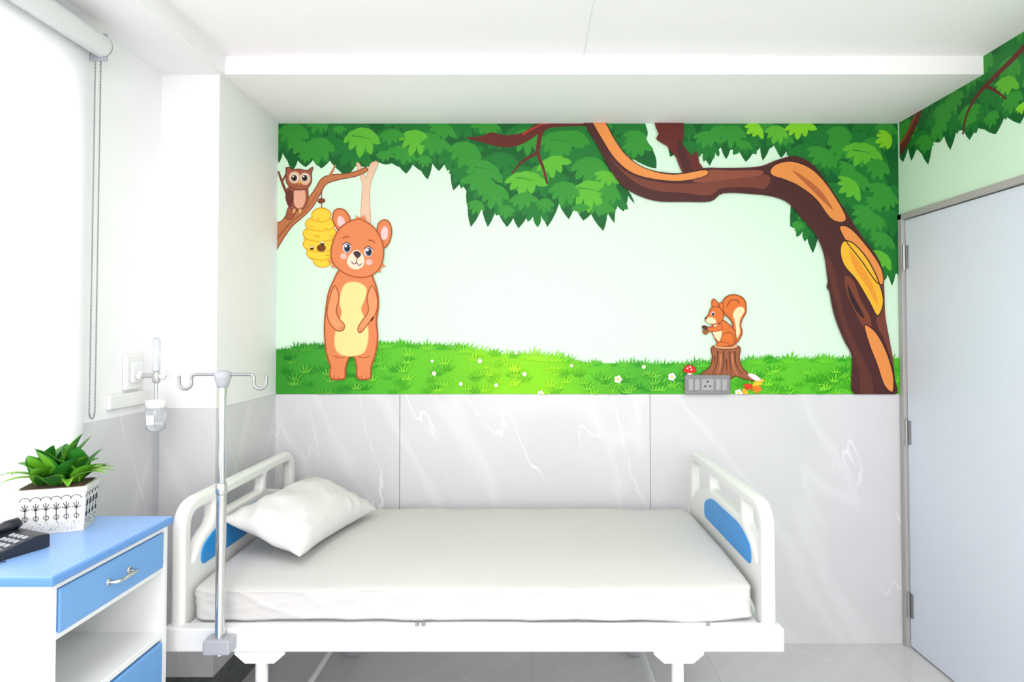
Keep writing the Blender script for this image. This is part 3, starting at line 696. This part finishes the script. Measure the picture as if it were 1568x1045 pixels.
for lx in LX:
    for y in (BY0 + 0.005, BY1 - 0.01):
        vs = [(lx - 0.078, -0.018, 0.493), (lx + 0.078, -0.018, 0.493), (lx + 0.078, -0.018, 0.482), (lx + 0.045, -0.018, 0.454), (lx - 0.045, -0.018, 0.454), (lx - 0.078, -0.018, 0.482)]
        n = 6
        vv = [(a, y + c, d) for a, c, d in vs] + [(a, y - c, d) for a, c, d in vs]
        b.raw(vv, [list(range(n)), list(range(n, 2 * n))[::-1]] + [[i, n + i, n + (i + 1) % n, (i + 1) % n] for i in range(n)], M_FRAME)
        b.tube([(lx, y, 0.456), (lx, y, 0.11)], 0.019, M_FRAME, 20)
        b.revolve((lx, y, 0.10), [(0.021, 0), (0.021, 0.03)], M_GREYPL, 20)
    b.tube([(lx, BY0 + 0.005, 0.15), (lx, BY1 - 0.01, 0.15)], 0.013, M_FRAME)
b.obj('legs', bed)
b = MB()
for lx in LX:
    for y in (BY0 + 0.005, BY1 - 0.01):
        b.revolve((lx + 0.02, y - 0.012, 0.05), [(0.02, 0), (0.048, 0.002), (0.05, 0.006), (0.05, 0.018), (0.048, 0.022), (0.02, 0.024)], M_GREYPL, 24, 'Y')
        b.box((lx - 0.012, y - 0.02, 0.05), (lx + 0.03, y - 0.014, 0.11), M_GREYPL); b.box((lx - 0.012, y + 0.014, 0.05), (lx + 0.03, y + 0.02, 0.11), M_GREYPL)
        b.box((lx - 0.015, y - 0.02, 0.098), (lx + 0.03, y + 0.02, 0.108), M_GREYPL)
b.obj('casters', bed)
b = MB()
for x in (-0.36, -0.34, 0.55): b.tube([(x, BY0 + 0.002, 0.560), (x, BY0 + 0.002, 0.574)], 0.006, M_BRUSH)
b.obj('bolts', bed)

def mattress():
    x0, x1, y0, y1, z0, z1 = BX0 + 0.05, BX1 - 0.052, BY0 + 0.022, BY1 - 0.02, 0.567, 0.690
    c = Vector(((x0 + x1) / 2, (y0 + y1) / 2, (z0 + z1) / 2)); h = Vector(((x1 - x0) / 2, (y1 - y0) / 2, (z1 - z0) / 2))
    nx, ny, nz = 260, 120, 18
    vs = {}; V = []; Fc = []
    r = 0.035
    def ridge(x, y, s): return (0.5 - abs(noise.noise(Vector((x, y, s)))))
    def vid(i, j, k):
        key = (i, j, k)
        if key in vs: return vs[key]
        p = Vector(((2 * i / nx - 1) * h.x, (2 * j / ny - 1) * h.y, (2 * k / nz - 1) * h.z))
        q = Vector((max(-h.x + r, min(h.x - r, p.x)), max(-h.y + r, min(h.y - r, p.y)), max(-h.z, min(h.z - r, p.z))))
        d = p - q
        n = d.normalized() if d.length > 1e-6 else Vector((0, 0, 1))
        if d.length > 1e-6: p = q + n * r * min(1, max(abs(d.x), abs(d.y), abs(d.z)) / r)
        w = p + c
        top = max(0, n.z); side = 1 - top
        w.z += top * (0.006 * noise.noise(Vector((w.x * 2.0, w.y * 2.4, 1.3))) + 0.006 * max(0, ridge(w.x * 2.0 + w.y * 1.8, w.y * 4 - w.x * 2, 5) - 0.38) - 0.002)
        fr = max(0, -p.y / h.y)
        w.z -= top * (0.012 * (abs(p.y) / h.y) ** 4 + 0.012 * fr ** 2)
        if side > 0.2:
            f = noise.noise(Vector((w.x * 5, w.z * 4, w.y * 5)))
            f2 = ridge(w.x * 6 + w.z * 16, w.z * 8 - w.x * 2, 3 + w.y * 4)
            f3 = ridge(w.x * 3 - w.z * 12, w.z * 14, 11)
            amp = side * (0.008 * f + 0.024 * max(0, f2 - 0.32) + 0.018 * max(0, f3 - 0.36) - 0.009)
            w += Vector((n.x, n.y, 0)) * amp
            if k <= 2: w.z += 0.014 * noise.noise(Vector((w.x * 3.1, w.y * 3.1, 9)))
        edge = max(0, (abs(p.y) / h.y - 0.78) / 0.22)
        w.z += 0.013 * edge * max(0, ridge(w.x * 5 + w.y * 7, w.y * 3, 2) - 0.36) + 0.005 * edge * noise.noise(Vector((w.x * 5, 0, 22)))
        vs[key] = len(V); V.append(w); return vs[key]
    for i in range(nx):
        for j in range(ny):
            Fc.append([vid(i, j, nz), vid(i + 1, j, nz), vid(i + 1, j + 1, nz), vid(i, j + 1, nz)])
            Fc.append([vid(i, j, 0), vid(i, j + 1, 0), vid(i + 1, j + 1, 0), vid(i + 1, j, 0)])
    for i in range(nx):
        for k in range(nz):
            Fc.append([vid(i, 0, k), vid(i + 1, 0, k), vid(i + 1, 0, k + 1), vid(i, 0, k + 1)])
            Fc.append([vid(i, ny, k), vid(i, ny, k + 1), vid(i + 1, ny, k + 1), vid(i + 1, ny, k)])
    for j in range(ny):
        for k in range(nz):
            Fc.append([vid(0, j, k), vid(0, j, k + 1), vid(0, j + 1, k + 1), vid(0, j + 1, k)])
            Fc.append([vid(nx, j, k), vid(nx, j + 1, k), vid(nx, j + 1, k + 1), vid(nx, j, k + 1)])
    b = MB(); b.raw(V, Fc, M_SHEET, True); return b.obj('mattress_with_sheet', bed)
mattress()

def pillow():
    a, c, t = 0.168, 0.29, 0.092
    n = 64; V = []; Fc = []
    R = Euler((math.radians(0), math.radians(19), math.radians(-12)), 'XYZ').to_matrix()
    for s in (1, -1):
        for i in range(n + 1):
            for j in range(n + 1):
                u = 2 * i / n - 1; v = 2 * j / n - 1
                x = u * a * (1 - 0.12 * (1 - v * v) * abs(u) ** 3); y = v * c * (1 - 0.07 * (1 - u * u) * abs(v) ** 3)
                e = (1 - abs(u) ** 2.6) * (1 - abs(v) ** 3.0)
                z = t * max(0, e) ** 0.66
                cr_ = min(1, (abs(u * v)) * 1.6)
                wr = 0.009 * noise.noise(Vector((x * 9 + 3, y * 7, s * 2))) + (0.008 + 0.014 * cr_) * (0.35 - abs(noise.noise(Vector((x * 16 + y * 8, y * 10 - x * 6, 4 + s)))))
                edgew = 0.010 * noise.noise(Vector((x * 14, y * 14, 8))) * (max(abs(u), abs(v)) ** 6)
                z2 = (z + wr * min(1, e * 3)) * s * (1.0 if s > 0 else 0.6) + edgew
                q = R @ Vector((x, y, z2)) + Vector((-0.882, 2.385, 0.774))
                q.x = max(q.x, BX0 + 0.048)
                V.append(q)
    m1 = (n + 1) ** 2
    for i in range(n):
        for j in range(n):
            q = [i * (n + 1) + j, (i + 1) * (n + 1) + j, (i + 1) * (n + 1) + j + 1, i * (n + 1) + j + 1]
            Fc.append(q); Fc.append([k + m1 for k in q[::-1]])
    b = MB(); b.raw(V, Fc, M_PILLOW, True); o = b.obj('pillow')
    bm = bmesh.new(); bm.from_mesh(o.data); bmesh.ops.remove_doubles(bm, verts=bm.verts[:], dist=0.0004); bm.to_mesh(o.data); bm.free()
    for p in o.data.polygons: p.use_smooth = True
    return o
pillow()

# ------------------------------------------------------------ IV pole
iv = empty('iv_pole')
px, py = -0.953, BY0 - 0.045
b = MB()
b.tube([(px, py, 0.50), (px, py, 1.00)], 0.0145, M_CHROME, 20)
b.tube([(px, py, 0.98), (px, py, 1.33)], 0.0115, M_CHROME, 20)
b.revolve((px, py, 0.985), [(0.0150, 0), (0.0165, 0.004), (0.0165, 0.03), (0.013, 0.036)], M_CHROME)
b.obj('pole', iv)
b = MB(); b.box((px - 0.04, py - 0.026, 0.507), (px + 0.04, BY0 - 0.0215, 0.552), M_GREYPL, 0.006); b.obj('clamp', iv)
b = MB(); b.revolve((px, py, 1.312), [(0.014, 0), (0.018, 0.008), (0.024, 0.03), (0.025, 0.045), (0.014, 0.052)], M_GREYPL); b.obj('top_knob', iv)
b = MB()
for sgn in (-1, 1):
    pth = [(px, py, 1.352), (px + sgn * 0.08, py, 1.352)]
    cx_ = px + sgn * 0.115
    pth += [(px + sgn * 0.092, py, 1.350), (px + sgn * 0.097, py, 1.340)]
    for k in range(0, 10):
        a = math.pi * k / 9
        pth.append((cx_ - sgn * 0.019 * math.cos(a), py, 1.325 - 0.018 * math.sin(a)))
    pth.append((cx_ + sgn * 0.020, py, 1.342))
    b.tube(pth, 0.0046, M_BRUSH, 10)
    b.revolve((cx_ + sgn * 0.020, py, 1.342), [(0.003, -0.003), (0.006, 0.001), (0.003, 0.006)], M_BRUSH, 10)
b.obj('hooks', iv)

# ------------------------------------------------------------ bedside cabinet
cab = empty('bedside_cabinet')
x0, x1, y0, y1, zt = -1.425, -1.085, 1.385, 1.825, 0.93
b = MB()
b.box((x0, y0, 0.06), (x1 - 0.004, y0 + 0.018, zt - 0.023), M_CABW, 0.002)
b.box((x0, y1 - 0.018, 0.06), (x1 - 0.004, y1, zt - 0.023), M_CABW, 0.002)
b.box((x0, y0 + 0.018, 0.06), (x0 + 0.012, y1 - 0.018, zt - 0.023), M_CABW)
for z in (0.08, 0.578, 0.775):
    b.box((x0 + 0.012, y0 + 0.018, z), (x1 - 0.006, y1 - 0.018, z + 0.018), M_CABW, 0.002)
b.box((x0 + 0.012, y0 + 0.018, 0.893), (x1 - 0.006, y1 - 0.018, 0.906), M_CABW)
b.obj('carcass', cab)
b = MB(); b.box((x0 - 0.002, y0 - 0.012, zt - 0.022), (x1 + 0.008, y1 + 0.010, zt - 0.002), M_CABTOPD, 0.004)
b.box((x0, y0 - 0.008, zt - 0.004), (x1 + 0.003, y1 + 0.006, zt), M_CABTOP, 0.0015); b.obj('top', cab)
b = MB(); b.box((x1 - 0.03, y0 + 0.022, 0.789), (x1, y1 - 0.026, 0.891), M_CABBLUE, 0.003)
b.box((x1 - 0.02, y0 + 0.022, 0.105), (x1, y1 - 0.026, 0.572), M_CABBLUE, 0.003); b.obj('drawer_and_door', cab)
b = MB()
for zc, in ((0.842,), (0.50,)):
    b.tube([(x1 - 0.002, 1.565, zc), (x1 + 0.022, 1.567, zc), (x1 + 0.026, 1.575, zc), (x1 + 0.026, 1.635, zc), (x1 + 0.022, 1.643, zc), (x1 - 0.002, 1.645, zc)], 0.0045, M_CHROME, 12)
    for yy in (1.565, 1.645): b.revolve((x1, yy, zc), [(0.009, 0), (0.009, 0.003)], M_CHROME, 16, 'X')
b.obj('handles', cab)
b = MB()
for x in (x0 + 0.04, x1 - 0.04):
    for y in (y0 + 0.04, y1 - 0.04):
        b.revolve((x, y - 0.01, 0.025), [(0.012, 0), (0.024, 0.002), (0.025, 0.018), (0.012, 0.02)], M_DARKPL, 18, 'Y')
        b.box((x - 0.014, y - 0.015, 0.03), (x + 0.014, y + 0.015, 0.062), M_GREYPL)
b.obj('casters', cab)

# ------------------------------------------------------------ potted plant
pot = empty('potted_plant')
PC = Vector((-1.332, 1.715, zt + 0.0005)); PR = Matrix.Rotation(math.radians(20), 3, 'Z')
M_POT = mat('white_ceramic', (224, 220, 214), 0.45, var=0.02, vscale=60)
M_SOIL = mat('soil', (70, 52, 38), 0.95, var=0.3, vscale=80)
b = MB()
def prism(hx0, hy0, z0, hx1, hy1, z1, m, r=0.008):
    l0 = round_poly([(-hx0, -hy0), (hx0, -hy0), (hx0, hy0), (-hx0, hy0)], r, 4)
    l1 = round_poly([(-hx1, -hy1), (hx1, -hy1), (hx1, hy1), (-hx1, hy1)], r, 4)
    n = len(l0); vs = [PR @ Vector((p.x, p.y, z0)) + PC for p in l0] + [PR @ Vector((p.x, p.y, z1)) + PC for p in l1]
    b.raw(vs, [[i, (i + 1) % n, n + (i + 1) % n, n + i] for i in range(n)] + [list(range(n))[::-1], [n + i for i in range(n)]], m)
prism(0.074, 0.048, 0, 0.081, 0.056, 0.118, M_POT)
prism(0.083, 0.058, 0.112, 0.083, 0.058, 0.124, M_POT)
b.obj('pot', pot)
b = MB(); prism(0.074, 0.050, 0.120, 0.074, 0.050, 0.1265, M_SOIL); b.obj('soil', pot)
b = MB()
def face_pt(face, a, z):
    k = z / 0.118
    if face == 'front': return PR @ Vector((a, -(0.048 + 0.008 * k) - 0.0004, z)) + PC
    return PR @ Vector(((0.074 + 0.007 * k) + 0.0004, a, z)) + PC
def motif(face, a):
    st = [face_pt(face, a, z) for z in (0.036, 0.055, 0.072)]
    b.tube(st, 0.0009, M_BLACK, 5)
    for k in range(5):
        an = math.pi * (0.1 + 0.2 * k)
        b.tube([face_pt(face, a, 0.066), face_pt(face, a + 0.008 * math.cos(an), 0.066 + 0.014 * math.sin(an)), face_pt(face, a + 0.011 * math.cos(an), 0.066 + 0.020 * math.sin(an))], 0.0009, M_BLACK, 5)
    b.tube([face_pt(face, a + 0.012 * math.cos(t), 0.093 + 0.010 * math.sin(t)) for t in [math.pi * k / 8 for k in range(9)]], 0.0008, M_BLACK, 5)
    b.tube([face_pt(face, a + 0.006 * math.cos(t), 0.045 + 0.006 * math.sin(t)) for t in [2 * math.pi * k / 10 for k in range(10)]], 0.0008, M_BLACK, 5, closed=True)
for a in (-0.058, -0.034, -0.011, 0.012, 0.035, 0.058): motif('front', a)
for a in (-0.038, -0.013, 0.012, 0.037): motif('side', a)
for i in range(90):
    p = face_pt('front', random.uniform(-.066, .066), random.uniform(.006, .032)); b.tube([p, p + Vector((0.0007, 0, 0.0012))], 0.0006, M_DARKPL, 4)
    p = face_pt('side', random.uniform(-.044, .044), random.uniform(.006, .032)); b.tube([p, p + Vector((0.0007, 0, 0.0012))], 0.0006, M_DARKPL, 4)
b.obj('painted_motif', pot)
LG1 = mat('leaf_dark', (40, 108, 34), 0.35, var=0.3, vscale=45); LG2 = mat('leaf_mid', (96, 160, 40), 0.35, var=0.18, vscale=45); LG3 = mat('leaf_edge', (156, 198, 84), 0.4)
def pleaf(b, base, az, elev, L, W, curl, m1, m2):
    n = 12; d = Vector((math.cos(az), math.sin(az), 0)); s = Vector((-d.y, d.x, 0)); p = Vector(base); e = elev; rows = []
    for i in range(n + 1):
        t = i / n; w = W * 0.5 * (min(1, 0.4 + 1.7 * t) * (1 - max(0, (t - 0.5) / 0.5) ** 2.2)) if t < 1 else 0.0
        nn = -d * math.sin(e) + Vector((0, 0, 1)) * math.cos(e)
        rows.append([p - s * w + nn * w * .35, p - s * w * .72 + nn * w * .22, p, p + s * w * .72 + nn * w * .22, p + s * w + nn * w * .35])
        p = p + (d * math.cos(e) + Vector((0, 0, 1)) * math.sin(e)) * (L / n); e -= curl / n
    vs = [q for r in rows for q in r]
    fin = []; fe = []
    for i in range(n):
        for k in range(4):
            q = [i * 5 + k, i * 5 + k + 1, (i + 1) * 5 + k + 1, (i + 1) * 5 + k]
            (fe if k in (0, 3) else fin).append(q)
    b.raw(vs, fin, m1, True); b.raw(vs, fe, m2, True)
b = MB()
for cx, cy, nL, sc in ((-0.040, 0.0, 8, 0.95), (0.040, 0.005, 8, 0.9), (0.0, -0.02, 7, 1.0), (0.0, 0.02, 7, 1.15)):
    for i in range(nL):
        az = i * 2.39996 + cx * 20 + cy * 60; k = i / nL
        base = PR @ Vector((cx, cy, 0.118)) + PC
        if base.x + math.cos(az) * 0.10 < -1.43: az = math.pi - az
        pleaf(b, base, az, 0.8 + 0.65 * k, sc * (0.105 + 0.035 * k), 0.056 - 0.004 * k, 0.7 - 0.45 * k, (LG1, LG1, LG2)[i % 3], (LG2, LG1)[i % 2])
for az, L, e in ((-0.15, 0.125, 0.75), (0.3, 0.12, 0.75), (-0.9, 0.12, 0.6), (-2.1, 0.13, 0.7), (0.9, 0.13, 0.7), (-2.6, 0.13, .8), (-2.9, .11, .8)):
    pleaf(b, PR @ Vector((0.03 * math.cos(az), 0, 0.125)) + PC, az, e, L, 0.026, 1.1, LG2, LG3)
for v in b.v:
    if v.x < -1.436: v.x = -1.436 + (v.x + 1.436) * 0.02
b.obj('leaves', pot)

# ------------------------------------------------------------ telephone
ph = empty('desk_telephone')
PHC = Vector((-1.335, 1.53, zt + 0.001)); RR = Matrix.Rotation(math.radians(-22), 3, 'Z'); SC = 0.80
def pp(x, y, z): return RR @ Vector((x * SC, y * SC, z * SC)) + PHC
b = MB()
prof = [(-0.09, 0), (0.09, 0), (0.09, 0.042), (0.05, 0.046), (-0.085, 0.018), (-0.09, 0.012)]
n = len(prof); vs = [pp(-0.085, y, z) for y, z in prof] + [pp(0.095, y, z) for y, z in prof]
b.raw(vs, [[i, (i + 1) % n, n + (i + 1) % n, n + i] for i in range(n)] + [list(range(n))[::-1], [n + i for i in range(n)]], M_BLACK)
b.obj('base', ph, 0.004)
b = MB(); key = mat('phone_keys', (170, 172, 182), 0.5)
for i in range(4):
    for j in range(5):
        y = -0.066 + j * 0.024; z = 0.018 + (y + 0.085) * 0.207 + 0.001; x = 0.008 + i * 0.022
        P8 = [pp(x + a, y + c, z + c * .207 + d) for d in (0, 0.004) for a, c in ((-0.0065, -0.006), (0.0065, -0.006), (0.0065, 0.006), (-0.0065, 0.006))]
        b.raw(P8, [[3, 2, 1, 0], [4, 5, 6, 7], [0, 1, 5, 4], [1, 2, 6, 5], [2, 3, 7, 6], [3, 0, 4, 7]], key)
b.obj('keypad', ph)
b = MB()
b.tube([pp(-0.055, -0.085, 0.022), pp(-0.055, -0.08, 0.032), pp(-0.055, -0.055, 0.038), pp(-0.055, -0.03, 0.046), pp(-0.055, 0.02, 0.056), pp(-0.055, 0.045, 0.058), pp(-0.055, 0.075, 0.060), pp(-0.055, 0.085, 0.052)], [0.010 * SC, 0.020 * SC, 0.020 * SC, 0.012 * SC, 0.012 * SC, 0.020 * SC, 0.020 * SC, 0.010 * SC], M_BLACK, 16)
b.obj('handset', ph)
b = MB(); pth = []
for k in range(160):
    t = k / 159; a = k * 0.9
    c0 = Vector((-0.06 + 0.18 * t, -0.108 - 0.012 * math.sin(math.pi * t), 0.008))
    if t > 0.6: c0.y += (t - 0.6) * 0.16
    pth.append(pp(c0.x + 0.001 * math.sin(a), c0.y + 0.005 * math.cos(a), 0.0075 + 0.005 * math.sin(a)))
b.tube(pth, 0.0014, M_BLACK, 6); b.obj('coiled_cord', ph)

# ------------------------------------------------------------ lights
def area(name, loc, sx, sy, power, rot=(0, 0, 0), col=(1, 1, 1)):
    l = bpy.data.lights.new(name, 'AREA'); l.shape = 'RECTANGLE'; l.size = sx; l.size_y = sy; l.energy = power; l.color = col
    o = bpy.data.objects.new(name, l); scene.collection.objects.link(o); o.location = loc; o.rotation_euler = rot
    return o
lm = bpy.data.materials.new('added_light_diffuser'); lm.use_nodes = True
lm.node_tree.nodes['Principled BSDF'].inputs['Emission Color'].default_value = (1, 1, 1, 1); lm.node_tree.nodes['Principled BSDF'].inputs['Emission Strength'].default_value = 1.5
k = 0
for lx in (-0.6, 0.95):  # panels out of view overhead, added to light the room
    for ly in (0.9, -0.7):
        L = empty('added_ceiling_light' if k == 0 else 'added_ceiling_light.%03d' % k); k += 1
        b = MB(); b.box((lx - 0.31, ly - 0.31, ZC - 0.012), (lx + 0.31, ly + 0.31, ZC - 0.001), M_ABS); b.obj('frame', L)
        b = MB(); b.box((lx - 0.29, ly - 0.29, ZC - 0.0135), (lx + 0.29, ly + 0.29, ZC - 0.012), lm); b.obj('diffuser', L)
        a = area('added_room_lamp', (lx, ly, ZC - 0.02), 0.58, 0.58, 10.0, col=(1.0, 0.985, 0.98)); a.parent = L
# added fill lamp at the made-up rear window, tilted up to brighten the ceiling
area('rear_fill_light', (0.15, YN + 0.02, 1.45), 2.2, 1.5, 38, rot=(math.radians(102), 0, 0), col=(1.0, 0.985, 0.99))

w = bpy.data.worlds.new('World'); scene.world = w; w.use_nodes = True
w.node_tree.nodes['Background'].inputs[0].default_value = (0.98, 0.985, 1.0, 1); w.node_tree.nodes['Background'].inputs[1].default_value = 3.7

# ------------------------------------------------------------ camera
cam = bpy.data.cameras.new('camera'); co = bpy.data.objects.new('camera', cam); scene.collection.objects.link(co)
co.location = (0, 0, H); co.rotation_euler = (math.radians(90 + 1.27), 0, 0)
cam.sensor_width = 36; cam.sensor_fit = 'HORIZONTAL'; cam.lens = 928 / 1568 * 36
cam.shift_x = -31 / 1568; cam.shift_y = -(12.5 + 20.5) / 1568
cam.clip_start = 0.02
scene.camera = co
